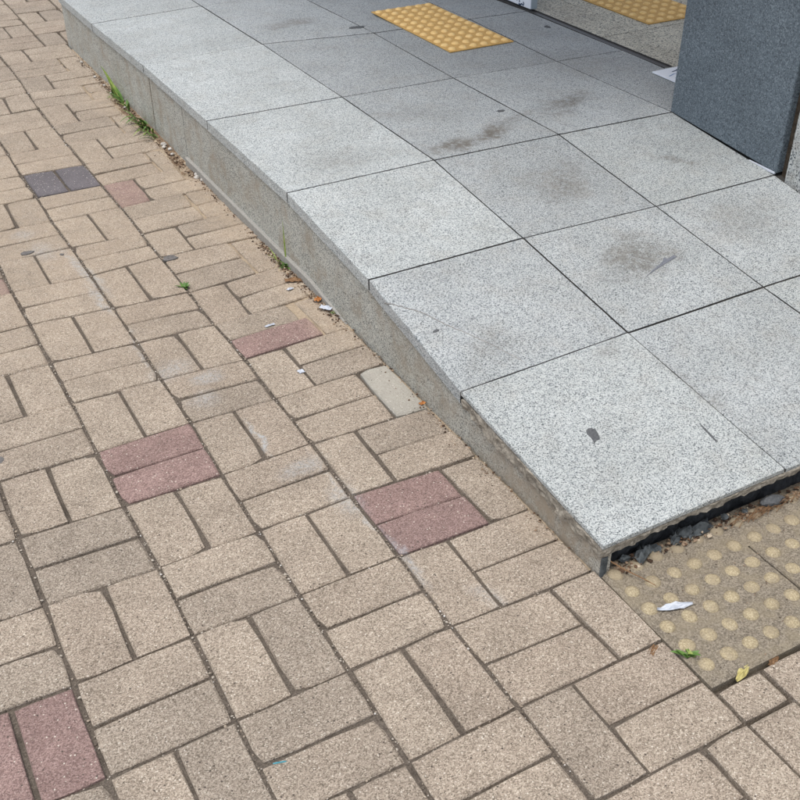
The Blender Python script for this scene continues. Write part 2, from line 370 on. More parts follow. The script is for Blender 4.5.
for r, i in enumerate(order):
    q, mat, lab = bricks[i]
    y = sum(p.y for p in q) / 4; x = sum(p.x for p in q) / 4
    z = rb.uniform(-.0020, .0014); tl = (rb.uniform(-.014, .014), rb.uniform(-.014, .014))
    if x > .8 and y > -1.3: z -= .0015; tl = (tl[0] - .010, tl[1])
    v, f, m = brick_mesh(q, z=z, tilt=tl, rnd=rb, gx=rb.uniform(.0028, .0046), gy=rb.uniform(.0016, .0026))
    if size_in_view(q) > 0 and nb < 300:
        o = link('brick', mesh('brick', v, f), mat, pavement); centre(o); nb += 1
        if lab: o['label'] = lab
    else:
        k = len(fv); fv += v; ff += [tuple(t + k for t in g) for g in f]
o = link('outlying_bricks', mesh('outlying_bricks', fv, ff), M_BRICK, pavement); tag(o, kind='stuff')

# tactile paving blocks
def dome(r, h, n=14, rings=3):
    v, f = [], []
    for k in range(rings + 1):
        t = k / (rings + .35); rr_ = r * math.cos(t * math.pi / 2) ** .8; z = h * math.sin(t * math.pi / 2)
        for i in range(n): v.append((rr_ * math.cos(2 * math.pi * i / n), rr_ * math.sin(2 * math.pi * i / n), z))
    for k in range(rings):
        for i in range(n): j = (i + 1) % n; f.append((k * n + i, k * n + j, (k + 1) * n + j, (k + 1) * n + i))
    f.append(tuple(range(rings * n, rings * n + n))); return v, f
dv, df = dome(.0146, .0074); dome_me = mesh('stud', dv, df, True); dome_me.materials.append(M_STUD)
def tactile(x0, y0, label):
    z = .002
    sx = .2885
    v, f, m = brick_mesh([Vector((x0, y0 + .290)), Vector((x0 + sx, y0 + .290)), Vector((x0 + sx, y0)), Vector((x0, y0))], z=z, gx=.0012, gy=.001, depth=.04, rnd=rb)
    t = link('tactile_block', mesh('tactile_block', v, f), M_TILE, pavement); centre(t)
    if label: t['label'] = label
    bpy.context.view_layer.update()
    for i in range(6):
        for j in range(6):
            s = bpy.data.objects.new('stud', dome_me); COL.objects.link(s); s.parent = t
            wx = x0 + .0245 + .048 * i + rb.uniform(-.0008, .0008); wy = y0 + .042 + .0475 * j + rb.uniform(-.0008, .0008)
            s.location = Vector((wx, wy, z - .0006)) - t.location
            s.scale = (rb.uniform(.92, 1.05), rb.uniform(.92, 1.05), rb.uniform(.6, 1.05))
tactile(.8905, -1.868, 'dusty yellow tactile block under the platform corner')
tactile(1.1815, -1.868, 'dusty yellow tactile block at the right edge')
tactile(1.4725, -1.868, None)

# dust packed over the tactile blocks, deepest under the platform edge
tv, tf = [], []
nx, ny = 200, 120
for j in range(ny + 1):
    y = -1.866 + (.31) * j / ny
    for i in range(nx + 1):
        x = .892 + .62 * i / nx; t = max(0, (y + 1.70) / .13)
        z = .0012 + .0022 * min(1, t) ** 1.6 - .004 * max(0, (y + 1.585) / .02) + .0014 * fb((x, y, 0), 30, 7) + .0011 * fb((x, y, 0), 110, 2)
        if y < -1.855 or x < .896 : z -= .004
        tv.append((x, y, z))
for j in range(ny):
    for i in range(nx):
        k = j * (nx + 1) + i
        xm = .892 + .62 * (i + .5) / nx
        if abs(xm - 1.180) < .0032 and j < 84: continue
        tf.append((k, k + 1, k + nx + 2, k + nx + 1))
o = link('tile_dust', mesh('tile_dust', tv, tf, True), M_TILE); tag(o, 'brown dust packed between the studs of the tactile blocks', 'dust', kind='stuff')

# wind-blown sand lying over the pavers at the foot of the step
sv, sf = [], []
nx, ny = 46, 620
for j in range(ny + 1):
    y = -1.55 + (2.05 + 1.55) * j / ny
    for i in range(nx + 1):
        x = .71 + (.8945 - .71) * i / nx
        near = max(0, (x - .71) / .18)
        amt = .0046 * math.exp(-((y + .24) / .28) ** 2) + .0058 * math.exp(-((y - .62) / .42) ** 2) + .0045 * math.exp(-((y - 1.35) / .4) ** 2) + .0008 * math.exp(-((y + 1.4) / .15) ** 2)
        if x > kerbx(y) - .006: amt += .002
        z = -.0088 + (0 if y > -.6 else -.004) + amt * near ** 2.2 * 1.55 + .0034 * fb((x, y, 0), 16, 4) + .0016 * fb((x, y, 0), 75, 2)
        if x > kerbx(y) + .002 and .52 < y < 1.35: z -= .006
        z = min(z, .0035)
        if x < .712: z = -.02
        sv.append((x, y, z))
for j in range(ny):
    for i in range(nx):
        k = j * (nx + 1) + i; sf.append((k, k + 1, k + nx + 2, k + nx + 1))
sand = link('drifted_sand', mesh('drifted_sand', sv, sf, True), M_SAND); tag(sand, 'tan sand drifted over the brick ends along the foot of the granite step', 'sand', kind='stuff')

v, f = [], []
for j in range(201):
    y = .42 + .95 * j / 200; e = math.sin(math.pi * j / 200) ** .5
    for i in range(21):
        x = .835 + .060 * i / 20; t = i / 20
        z = -.010 + .0105 * t * e + .0045 * fb((x, y, 0), 34, 6) + .0022 * fb((x, y, 0), 120, 8)
        if i == 0: z = -.02
        v.append((x, y, z))
for j in range(200):
    for i in range(20): k = j * 21 + i; f.append((k, k + 1, k + 22, k + 21))
o = link('soil_bank', mesh('soil_bank', v, f, True), M_SOIL); tag(o, 'dark brown soil and leaf litter banked in the gap under the weeds', 'soil', kind='stuff')

# loose grit in the joints and crumbs along the step
ICO = [(0, 0, 1), (.89, 0, .45), (.28, .85, .45), (-.72, .53, .45), (-.72, -.53, .45), (.28, -.85, .45), (.72, .53, -.45), (-.28, .85, -.45), (-.89, 0, -.45), (-.28, -.85, -.45), (.72, -.53, -.45), (0, 0, -1)]
ICF = [(0, 1, 2), (0, 2, 3), (0, 3, 4), (0, 4, 5), (0, 5, 1), (1, 6, 2), (2, 7, 3), (3, 8, 4), (4, 9, 5), (5, 10, 1), (6, 7, 2), (7, 8, 3), (8, 9, 4), (9, 10, 5), (10, 6, 1), (11, 7, 6), (11, 8, 7), (11, 9, 8), (11, 10, 9), (11, 6, 10)]
def lump(V, F, c, r, rnd, flat=.7):
    k = len(V); sx, sy = rnd.uniform(.6, 1.4), rnd.uniform(.6, 1.3); an = rnd.uniform(0, 6.3)
    for (x, y, z) in ICO:
        j = rnd.uniform(.75, 1.2); x *= sx * j; y *= sy * j
        V.append((c[0] + r * (x * math.cos(an) - y * math.sin(an)), c[1] + r * (x * math.sin(an) + y * math.cos(an)), c[2] + r * z * flat * j))
    F += [tuple(t + k for t in g) for g in ICF]
rg = random.Random(8); V, F = [], []
for n in range(5200):
    b = rg.uniform(-14, 11); a = rg.choice([-1, 0, 1, 2, 3, 3, 2, 1]) if rg.random() < .7 else rg.uniform(-1, 4.4)
    if a != int(a):
        b = rg.choice([round(b), round(b), round(b * 2) / 2])
    p = lat(a, b); p = p + Vector((rg.uniform(-.0035, .0035), rg.uniform(-.0035, .0035)))
    if p.x > .885 and p.y > -1.57: continue
    lump(V, F, (p.x, p.y, -.0048 + rg.uniform(-.001, .0015)), rg.choice([.0009, .0012, .0015, .0018, .0024]) * rg.uniform(.8, 1.2), rg)
for n in range(1500):   # a few crumbs on the brick faces
    x = rg.uniform(-.2, .88); y = rg.uniform(-2.1, 3)
    lump(V, F, (x, y, .0012), rg.uniform(.0005, .0012), rg)
o = link('joint_grit', mesh('joint_grit', V, F), M_GRIT); tag(o, 'loose grit and tiny stones in the joints between the bricks', 'grit', kind='stuff')
V, F = [], []
for n in range(4200):
    y = rg.choice([rg.gauss(.62, .16), rg.gauss(.95, .12), rg.gauss(-.25, .13), rg.uniform(-1.5, 1.9), rg.gauss(1.35, .2)])
    if not -1.54 < y < 1.95: continue
    dx = abs(rg.gauss(0, .024 if .45 < y < 1.2 else .016)); x = .889 - dx
    z = (-.006 if (.55 < y < 1.3 and x > .862) else -.001) + rg.uniform(-.002, .004)
    lump(V, F, (x, y, z), rg.uniform(.0008, .0034) * (1 if dx < .03 else .6), rg, .6)
for n in range(420):    # in the hollow under the near edge of the platform
    x = rg.uniform(.91, 1.6); y = -1.585 + rg.uniform(-.012, .02)
    lump(V, F, (x, y, .004 + rg.uniform(0, .004)), rg.uniform(.001, .005), rg, .6)
for n in range(260):
    x = rg.uniform(.90, 1.6); y = rg.uniform(-1.86, -1.6)
    lump(V, F, (x, y, .003), rg.uniform(.0005, .0015), rg, .6)
o = link('soil_crumbs', mesh('soil_crumbs', V, F), M_DEBRIS); tag(o, 'brown crumbs of soil and rotted leaf along the foot of the step', 'soil', kind='stuff')

def box(x0, x1, y0, y1, z0, z1):
    v = [(x, y, z) for z in (z0, z1) for (x, y) in ((x0, y0), (x1, y0), (x1, y1), (x0, y1))]
    return v, [(0, 3, 2, 1), (4, 5, 6, 7), (0, 1, 5, 4), (1, 2, 6, 5), (2, 3, 7, 6), (3, 0, 4, 7)]
def boxo(name, b, mat, parent=None, bev=.001):
    bm = bmesh.new(); v, f = box(*b); vs = [bm.verts.new(p) for p in v]
    for t in f: bm.faces.new([vs[i] for i in t])
    if bev: bmesh.ops.bevel(bm, geom=bm.edges[:], offset=bev, segments=2, affect='EDGES', profile=.6)
    c = Vector(((b[0] + b[1]) / 2, (b[2] + b[3]) / 2, b[4]))
    base = c if not parent else Vector()
    me = bpy.data.meshes.new(name); bm.to_mesh(me); bm.free(); me.transform(Matrix.Translation(-c))
    o = link(name, me, mat, parent); o.location = c - (parent.location if parent else Vector()); return o

# ------------------------------------------------------------------ granite platform
GX = [[.883] * 8, [1.345, 1.342, 1.332, 1.330, 1.328, 1.316, 1.334, 1.326], [1.75, 1.75, 1.745, 1.731, 1.741, 1.722, 1.752, 1.75], [2.152, 2.152, 2.150, 2.130, 2.150, 2.140, 2.15, 2.15], [2.403] * 8]
GY = [[2.13, 1.602, .961, .344, -.240, -.696, -1.102, -1.582], [2.13, 1.64, .984, .336, -.236, -.690, -1.084, -1.578], [2.13, 1.60, .909, .323, -.247, -.705, -1.075, -1.577], [2.13, 1.58, .894, .302, -.263, -.705, -1.075, -1.577], [2.13, 1.56, .88, .29, -.27, -.705, -1.075, -1.577]]
GZ = [.204, .210, .227, .229, .225, .187, .119, .076]
def slabz(x, y):
    g = [(-1.58, .076), (-1.085, .119), (-.70, .187), (-.245, .225), (.33, .229), (.93, .227), (1.62, .210), (2.2, .204)]
    if y <= g[0][0]: return g[0][1]
    for (ya, za), (yb, zb) in zip(g, g[1:]):
        if y <= yb: return za + (zb - za) * (y - ya) / (yb - ya)
    return g[-1][1]
platform = empty('platform', (.9, .2, 0)); tag(platform, kind='structure')
def slab(name, c4, parent, mat, gap=.0016, gapy=None, th=.03, dz=0, jit=.0005, n=9, lab=None, bev=.0012, clean=()):
    "c4: far-left, far-right, near-right, near-left 3D corners"
    P = [Vector(p) for p in c4]; m = sum(P, Vector()) / 4
    ux = (P[1] - P[0]).normalized(); uy = (P[0] - P[3]).normalized()
    gy = gapy or gap; P = [P[0] + ux * gap - uy * gy, P[1] - ux * gap - uy * gy, P[2] - ux * gap + uy * gy, P[3] + ux * gap + uy * gy]
    def ring(ins, z):
        out = []
        for i in range(4):
            a, b = P[i], P[(i + 1) % 4]
            for t in range(n):
                p = a.lerp(b, t / n); d = (m - p); d.z = 0
                out.append(p + d.normalized() * ins * 1.2 + Vector((0, 0, z)))
        return out
    N4 = 4 * n
    js = [Vector((random.uniform(-1, 1), random.uniform(-1, 1), 0)) * jit for _ in range(N4)]
    v = []
    for ins, z in ((0, dz - th), (0, dz - bev), (bev, dz)):
        v += [p + j for p, j in zip(ring(ins, z), js)]
    f = []
    for k in range(2):
        for i in range(N4):
            j = (i + 1) % N4; f.append((k * N4 + j, k * N4 + i, (k + 1) * N4 + i, (k + 1) * N4 + j))
    f.append(tuple(reversed(range(2 * N4, 3 * N4)))); f.append(tuple(range(N4)))
    me = mesh(name, v, f); o = link(name, me, [mat, M_SUB], parent)
    for k, p in enumerate(me.polygons[:N4]):          # grouted sides; only the outer edges show clean stone
        if k // n not in clean: p.material_index = 1
    me.transform(Matrix.Translation(-m)); o.location = m - (parent.location if parent else Vector())
    if lab: o['label'] = lab
    return o
slabs = {}
TONE = [[.90, .94, 1.0, 1.0, .98, .86, .93], [.82, .86, .80, .82, .80, .84, .88], [.78, .78, .76, .88, .90, .89, .90], [.76, .76, .78, .8, 1, 1, 1]]   # tone set slab by slab, mostly darker inward of the edge column
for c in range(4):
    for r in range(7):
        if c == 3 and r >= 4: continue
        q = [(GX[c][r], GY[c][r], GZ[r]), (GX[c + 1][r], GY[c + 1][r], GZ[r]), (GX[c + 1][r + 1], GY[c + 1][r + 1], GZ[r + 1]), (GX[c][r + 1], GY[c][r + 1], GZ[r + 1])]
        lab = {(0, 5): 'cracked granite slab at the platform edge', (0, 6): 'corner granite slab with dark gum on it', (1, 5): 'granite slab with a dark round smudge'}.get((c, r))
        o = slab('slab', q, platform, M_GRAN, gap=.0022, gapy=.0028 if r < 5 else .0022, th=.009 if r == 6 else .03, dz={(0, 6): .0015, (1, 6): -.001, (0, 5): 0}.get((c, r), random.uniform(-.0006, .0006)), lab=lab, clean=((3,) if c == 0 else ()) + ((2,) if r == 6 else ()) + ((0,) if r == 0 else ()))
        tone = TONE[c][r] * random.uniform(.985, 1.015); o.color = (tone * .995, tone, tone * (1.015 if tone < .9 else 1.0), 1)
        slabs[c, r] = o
# hairline crack across the slab with the light edge
def ribbon(name, pts, wd, mat, parent, lift, jit=.0015, steps=12):
    v = []; pp = []
    for (a, b) in zip(pts, pts[1:]):
        for t in range(steps): pp.append((a[0] + (b[0] - a[0]) * t / steps, a[1] + (b[1] - a[1]) * t / steps))
    pp.append(pts[-1]); n = len(pp)
    pp = [(x + random.uniform(-jit, jit), y + random.uniform(-jit, jit)) for x, y in pp]
    for i, (x, y) in enumerate(pp):
        a, b = pp[max(0, i - 1)], pp[min(n - 1, i + 1)]; d = Vector((b[0] - a[0], b[1] - a[1])).normalized(); nn = Vector((-d.y, d.x))
        ww = wd * (.5 + .5 * math.sin(math.pi * min(1, (i + .5) / n)) ** .4) * random.uniform(.6, 1.2)
        for s in (-1, 1):
            px, py = x + nn.x * ww * s, y + nn.y * ww * s; z = slabz(px, py) + lift
            v.append((px, py, z)); v.append((px, py, z - .004))
    f = []
    for i in range(n - 1):
        k = 4 * i; f += [(k, k + 2, k + 6, k + 4), (k, k + 4, k + 5, k + 1), (k + 2, k + 3, k + 7, k + 6)]
    me = mesh(name, v, f); o = link(name, me, mat, parent)
    if parent:
        L = parent.location + (parent.parent.location if parent.parent else Vector()); me.transform(Matrix.Translation(-L))
    return o
ribbon('crack', [(.878, -.785), (.905, -.81), (.943, -.853), (.965, -.90), (.999, -.954), (1.03, -1.01), (1.061, -1.077)], .0013, M_CRACK, slabs[0, 5], .0016)
# bed under the slabs
def grid_strip(cols):
    v, f = [], []
    n = len(cols[0])
    for cl in cols: v += cl
    for i in range(len(cols) - 1):
        for j in range(n - 1): f.append((i * n + j, i * n + j + 1, (i + 1) * n + j + 1, (i + 1) * n + j))
    return v, f
cols = []
for x in (.90, 1.33, 1.74, 2.15, 2.44):
    cols.append([(x, y, slabz(x, y) - .0060) for y in (2.11, 1.6, .95, .33, -.25, -.7, -1.085, -1.56)])
v, f = grid_strip(cols); link('joint_bed', mesh('joint_bed', [Vector(p) - Vector((.9, .2, 0)) for p in v], f), M_SUB, platform)

def rough_box(name, x0, x1, y0, y1, zf0, zf1, amp, res, mat, parent=None, seed=1, scale=40):
    "box with noisy faces; zf0, zf1 are functions of (x, y)"
    nx = max(1, int((x1 - x0) / res)); ny = max(1, int((y1 - y0) / res)); nz = 4
    bm = bmesh.new(); vs = {}
    def P(i, j, k):
        if (i, j, k) not in vs:
            x = x0 + (x1 - x0) * i / nx; y = y0 + (y1 - y0) * j / ny; a = zf0(x, y); b = zf1(x, y); z = a + (b - a) * k / nz
            d = Vector((fb((x, y, z), scale, seed), fb((x, y, z), scale, seed + 3), fb((x, y, z), scale, seed + 5) * .5)) * amp
            vs[i, j, k] = bm.verts.new(Vector((x, y, z)) + d)
        return vs[i, j, k]
    for i in range(nx):
        for j in range(ny):
            for k in (0, nz):
                q = [P(i, j, k), P(i + 1, j, k), P(i + 1, j + 1, k), P(i, j + 1, k)]; bm.faces.new(q if k else q[::-1])
    for i in range(nx):
        for k in range(nz):
            bm.faces.new([P(i, 0, k), P(i + 1, 0, k), P(i + 1, 0, k + 1), P(i, 0, k + 1)]); bm.faces.new([P(i, ny, k), P(i, ny, k + 1), P(i + 1, ny, k + 1), P(i + 1, ny, k)])
    for j in range(ny):
        for k in range(nz):
            bm.faces.new([P(0, j, k), P(0, j, k + 1), P(0, j + 1, k + 1), P(0, j + 1, k)]); bm.faces.new([P(nx, j, k), P(nx, j + 1, k), P(nx, j + 1, k + 1), P(nx, j, k + 1)])
    me = bpy.data.meshes.new(name); bm.to_mesh(me); bm.free(); o = link(name, me, mat, parent)
    if parent: me.transform(Matrix.Translation(-parent.location))
    return o
def const(c): return lambda x, y: c
# upright granite facing of the step
def riser(y0, y1, x=.892, zb=-.06, n=10, th=.02):
    v = []; ys = [y0 + (y1 - y0) * i / n for i in range(n + 1)]
    # keep vertices exactly at the bends of the platform
    for kk in (-1.085, -.70, -.245, .33, .93, 1.62):
        if y0 < kk < y1: ys.append(kk)
    ys.sort()
    for y in ys:
        zt = slabz(0, y) - .0295
        dx = .0010 * fb((x, y, 0), 6, 2)
        v += [(x + dx, y, zb), (x + dx, y, zt), (x + th, y, zt), (x + th, y, zb)]
    f = []
    for i in range(len(ys) - 1):
        k = 4 * i; f += [(k, k + 1, k + 5, k + 4)[::-1], (k + 1, k + 2, k + 6, k + 5)[::-1], (k + 2, k + 3, k + 7, k + 6)[::-1]]
    k = 4 * (len(ys) - 1); f += [(0, 3, 2, 1)[::-1], (k, k + 1, k + 2, k + 3)[::-1]]
    return link('riser_panel', mesh('riser_panel', [Vector(p) - Vector((.9, .2, 0)) for p in v], f), M_RISER, platform)
riser(.936, 2.12); riser(.603, .927); riser(-1.575, .599)
# far end of the platform
v = [(.912, 2.100, -.06), (.912, 2.100, .172), (3.9, 2.100, .172), (3.9, 2.100, -.06), (.912, 2.12, -.06), (.912, 2.12, .172), (3.9, 2.12, .172), (3.9, 2.12, -.06)]
link('riser_panel', mesh('riser_panel', [Vector(p) - Vector((.9, .2, 0)) for p in v], [(0, 1, 2, 3), (4, 7, 6, 5), (1, 5, 6, 2), (0, 3, 7, 4), (0, 4, 5, 1), (3, 2, 6, 7)]), M_RISER, platform)
# narrow cement fillet along the foot of the step
v = []; n = 60
for i in range(n + 1):
    y = -.56 + (.60 + .56) * i / n; t = min(1, (y + .56) / .2)
    zt = -.004 + .029 * t + .0012 * fb((0, y, 0), 9, 2); wdt = .003 + .006 * t
    x = .8915 + .0006 * fb((0, y, 3), 12)
    v += [(x - wdt, y, -.05), (x - wdt, y, zt - .002), (x - wdt + .002, y, zt), (.8935, y, zt + .001)]
f = []
for i in range(n):
    k = 4 * i
    for e in range(3): f.append((k + e, k + 4 + e, k + 5 + e, k + 1 + e))
f.append((4 * n, 4 * n + 1, 4 * n + 2, 4 * n + 3)); f.append((3, 2, 1, 0))
link('cement_fillet', mesh('cement_fillet', [Vector(p) - Vector((.9, .2, 0)) for p in v], f), M_FILLET, platform)
# crumbling mortar below the corner slab, and the dark hollow under its near edge
rough_box('mortar', .8845, .93, -1.577, -1.112, lambda x, y: slabz(x, y) - .034 - .007 * fb((y, 0, 0), 9, 1), lambda x, y: slabz(x, y) - .0095, .0072, .004, M_MORTAR, platform, 3, 38)
rough_box('mortar', .8865, 2.2, -1.578, -1.52, lambda x, y: slabz(x, y) - .022 - .009 * fb((x, 0, 0), 14, 1), lambda x, y: slabz(x, y) - .0095, .0050, .006, M_MORTAR, platform, 9, 55)
boxo('riser_end_shade', (.8885, .9025, -1.5785, -1.5755, -.04, .043), M_ROCK, platform, .0006)  # dark strip that paints the shade on the riser's end face
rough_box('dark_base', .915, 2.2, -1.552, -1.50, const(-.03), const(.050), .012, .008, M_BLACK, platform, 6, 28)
# core, so that nothing shows through
v = []
for y in (2.09, 1.62, .93, .33, -.245, -.70, -1.085, -1.50): v += [(.915, y, slabz(0, y) - .04), (4.5, y, slabz(0, y) - .04), (.915, y, -.06), (4.5, y, -.06)]
f = []
for i in range(7):
    k = 4 * i; f += [(k, k + 1, k + 5, k + 4), (k, k + 4, k + 6, k + 2), (k + 1, k + 3, k + 7, k + 5)]
f += [(0, 2, 3, 1), (28, 29, 31, 30)]
link('base_core', mesh('base_core', [Vector(p) - Vector((.9, .2, 0)) for p in v], f), M_BLACK, platform)

# interior floor beyond the door track
IX = [2.440, 2.615, 3.06, 3.50, 3.95]; IY = [2.10, 1.70, 1.28, .852, .455, .05, -.36, -.75]
for i in range(4):
    for j in range(7):
        if j > 4 and i > 3: continue
        z = .2275
        slab('slab', [(IX[i], IY[j], z), (IX[i + 1], IY[j], z), (IX[i + 1], IY[j + 1], z), (IX[i], IY[j + 1], z)], platform, M_GRANIN, n=3, dz=random.uniform(-.0004, .0004))
v = [(2.43, 2.1, .2215), (3.96, 2.1, .2215), (3.96, -.78, .2215), (2.43, -.78, .2215)]
link('joint_bed', mesh('joint_bed', [Vector(p) - Vector((.9, .2, 0)) for p in v], [(3, 2, 1, 0)]), M_SUB, platform)
# yellow tactile tiles on the platform and inside
dv_, df_ = dome(.0150, .0075, 10, 2); small_dome = mesh('stud', dv_, df_, True); small_dome.materials.append(M_YSTUD)
def top_tiles(name, x0, y1, nxt, nyt, label, cat, tw=.133, th=.2925):
    root = empty(name, (x0, y1, slabz(x0, y1)))
    tag(root, label, cat)
    for i in range(nxt):
        for j in range(nyt):
            xa, ya = x0 + i * tw * 2, y1 - (j + 1) * .298; z0 = max(slabz(xa, ya), .2275) + .0005
            o = boxo('tile', (xa + .0007, xa + tw * 2 - .0007, ya + .0008, ya + .2972, z0, z0 + .0035), M_YTILE, root, .0008)
            for a in range(6):
                for b in range(6):
                    cx = xa + tw * 2 * (a + .5) / 6; cy = ya + .298 * (b + .5) / 6
                    s = bpy.data.objects.new('stud', small_dome); COL.objects.link(s); s.parent = o
                    s.location = Vector((cx, cy, z0 + .0033)) - o.location - root.location
    return root
top_tiles('tactile_mat', 1.861, 1.155, 1, 2, 'yellow orange tactile strip with studs laid on the grey granite in front of the door', 'tactile paving')
top_tiles('tactile_mat', 2.690, 1.09, 1, 2, 'yellow orange tactile strip inside the doorway, beyond the dark track', 'tactile paving', tw=.15)

# door track
t = empty('door_track', (2.42, .5, .227)); tag(t, 'dark metal door track set in the floor between grey and beige granite', 'door track')
boxo('channel', (2.4035, 2.4385, .07, 2.08, .221, .2255), M_TRACK, t, .0005)
boxo('rail', (2.4035, 2.4065, .07, 2.08, .2256, .2290), M_TRACK, t, .0004)
boxo('rail', (2.4355, 2.4385, .07, 2.08, .2256, .2290), M_TRACK, t, .0004)
boxo('threshold_strip', (2.4035, 2.4385, -.75, .068, .215, .2272), M_GRAN, platform, .0008)

# dark stone panel and the pillar behind it
pillar = empty('pillar', (2.45, -.48, .2)); tag(pillar, 'dark blue grey speckled stone panel pillar standing on the platform', 'pillar')
v = []
for (x0, x1) in ((2.145, 2.175),):
    for (y, zb) in ((-.262, .2275), (-.706, .1905)):
        for z in (zb, 3.0): v += [(x0, y, z), (x1, y, z)]
f = [(0, 2, 6, 4), (1, 5, 7, 3), (0, 1, 3, 2), (4, 6, 7, 5), (2, 3, 7, 6), (0, 4, 5, 1)]
me = mesh('stone_panel', [Vector(p) - pillar.location for p in v], f)
bm = bmesh.new(); bm.from_mesh(me); bmesh.ops.bevel(bm, geom=bm.edges[:], offset=.0014, segments=2, affect='EDGES'); bmesh.ops.recalc_face_normals(bm, faces=bm.faces[:]); bm.to_mesh(me); bm.free()
link('stone_panel', me, M_PANEL, pillar)
boxo('column_core', (2.178, 2.75, -.70, -.27, .15, 3.0), M_DARKSTEEL, pillar, 0)
boxo('base_wedge', (2.1435, 2.150, -.700, -.60, .186, .1925), M_WHITE, pillar, .0005)
wall = empty('granite_wall', (2.3, -1.6, .1)); tag(wall, 'pale speckled granite wall to the right of the dark stone pillar', 'wall')
boxo('wall_panel', (2.148, 2.6, -3.2, -.736, -.05, 3.0), M_WALLG, wall, .003)
boxo('shadow_gap', (2.168, 2.6, -.735, -.7065, .1, 3.0), M_DARKSTEEL, wall, 0)
# building mass behind the doorway, and an unseen roof added to shade the slabs
bd = empty('building', (3.5, .6, 0)); tag(bd, 'building entrance with an unseen roof added to shade the granite platform', 'building')
boxo('added_canopy', (1.15, 3.2, -.55, 3.2, 2.3, 2.6), M_CEIL, bd, .01)
boxo('back_wall', (5.2, 5.4, -.8, 3.2, -.05, 3.0), M_INT, bd, 0)

# sign board standing on the track
sg = empty('sign_board', (2.43, 1.3, .232)); tag(sg, 'white sign board with dark blue lettering standing at the end of the door track', 'sign')
boxo('board', (2.416, 2.444, .868, 1.78, .2335, 1.35), M_GREY, sg, .002)
boxo('face', (2.4125, 2.4158, .870, 1.778, .2345, 1.34), M_WHITE, sg, .001)
def stroke(name, pts, r, mat, parent, axis='x', th=.0008):
    "flat printed stroke as a thin ribbon; pts in world"
    v = []; n = len(pts)
    for i, p in enumerate(pts):
        a, b = Vector(pts[max(0, i - 1)]), Vector(pts[min(n - 1, i + 1)]); d = (b - a).normalized()
        nn = d.cross(Vector((1, 0, 0)) if axis == 'x' else Vector((0, 0, 1))).normalized()
        for s in (-1, 1):
            q = Vector(p) + nn * r * s - parent.location; v.append(q)
    f = [(2 * i, 2 * i + 1, 2 * i + 3, 2 * i + 2) for i in range(n - 1)]
    return link(name, mesh(name, v, f), mat, parent)
X = 2.4119
stroke('lettering', [(X, .982, .262), (X, .962, .250), (X, .950, .262), (X, .944, .245)], .0032, M_INK, sg)
stroke('lettering', [(X, .950, .2385), (X, .938, .2375), (X, .928, .243), (X, .918, .239), (X, .914, .246), (X, .920, .252)], .0030, M_INK, sg)
stroke('lettering', [(X, 1.02, .285), (X, 1.005, .268), (X, .992, .288), (X, .985, .270)], .0032, M_INK, sg)
# pale board lying behind the pillar edge
fp = empty('folded_leaflet', (2.40, -.02, .2275)); tag(fp, 'pale blue white printed card lying on the floor against the pillar edge', 'card')
boxo('card', (2.330, 2.440, -.20, .045, .2292, .2345), M_WHITE, fp, .0008)
stroke('print', [(2.345, -.022, .2350), (2.375, -.010, .2350), (2.395, -.012, .2350), (2.432, .012, .2350)], .0022, M_PRINT, fp, 'z')
stroke('print', [(2.385, .010, .2350), (2.405, .014, .2350), (2.428, .026, .2350)], .0028, M_INK, fp, 'z')
stroke('print', [(2.350, -.045, .2350), (2.385, -.040, .2350)], .0015, M_PRINT, fp, 'z')

# ------------------------------------------------------------------ small things on the slabs
def blot(name, x, y, outline, mat, label, cat, th=.0028, onslab=True, group=None, rot=0, dome_=0.4):
    z0 = slabz(x, y) if onslab else 0.0002
    n = len(outline); ca, sa = math.cos(rot), math.sin(rot); v = []
    for k, (sc, h) in enumerate(((1, -.002), (1, max(.0012, th * .5)), (.8, max(.0018, th)))):
        for (px, py) in outline:
            px, py = px * sc, py * sc; wx, wy = px * ca - py * sa, px * sa + py * ca
            zz = (slabz(x + wx, y + wy) if onslab else z0) + h; v.append((wx, wy, zz - z0))
    f = []
    for k in range(2):
        for i in range(n): j = (i + 1) % n; f.append((k * n + i, k * n + j, (k + 1) * n + j, (k + 1) * n + i))
    f.append(tuple(range(2 * n, 3 * n)))
    o = link(name, mesh(name, v, f), mat); o.location = (x, y, z0); return tag(o, label, cat, group)
def ragged(r, n=12, j=.35, sx=1, sy=1):
    return [(r * sx * (1 + random.uniform(-j, j)) * math.cos(2 * math.pi * i / n), r * sy * (1 + random.uniform(-j, j)) * math.sin(2 * math.pi * i / n)) for i in range(n)]
GUMO = [(-0.0063, 0.011), (-0.0054, -0.0007), (-0.0074, -0.0145), (-0.0155, -0.0283), (-0.0059, -0.019), (-0.0004, -0.0165), (0.0095, -0.0164), (0.0182, 0.0012), (0.0212, 0.0147), (0.0156, 0.0236), (0.0076, 0.0261), (-0.0019, 0.02)]
blot('gum_stain', 1.045, -1.335, GUMO, M_GUM, 'large dark pointed gum stain on the corner granite slab', 'gum')
blot('gum_stain', 1.138, -1.253, ragged(.007, 8, .4, .7, 1.3), M_GUM, 'small dark speck above the large gum stain on the corner slab', 'gum', .0006)
blot('gum_stain', 1.163, -1.362, ragged(.006, 8), M_STICKY, 'small grey speck right of the large gum stain on the corner slab', 'gum', .0006)
blot('gum_stain', .944, -1.271, ragged(.004, 8), M_GUM, 'tiny dark speck near the long edge of the corner slab', 'gum', .0006)
blot('gum_stain', 1.134, -1.436, ragged(.004, 8), M_GUM, 'tiny dark speck below the large gum stain', 'gum', .0006)
blot('gum_stain', .936, -.914, ragged(.0075, 9, .3, 1.3, .5), M_GUM, 'small flat dark spot on the cracked granite slab', 'gum', .0006)
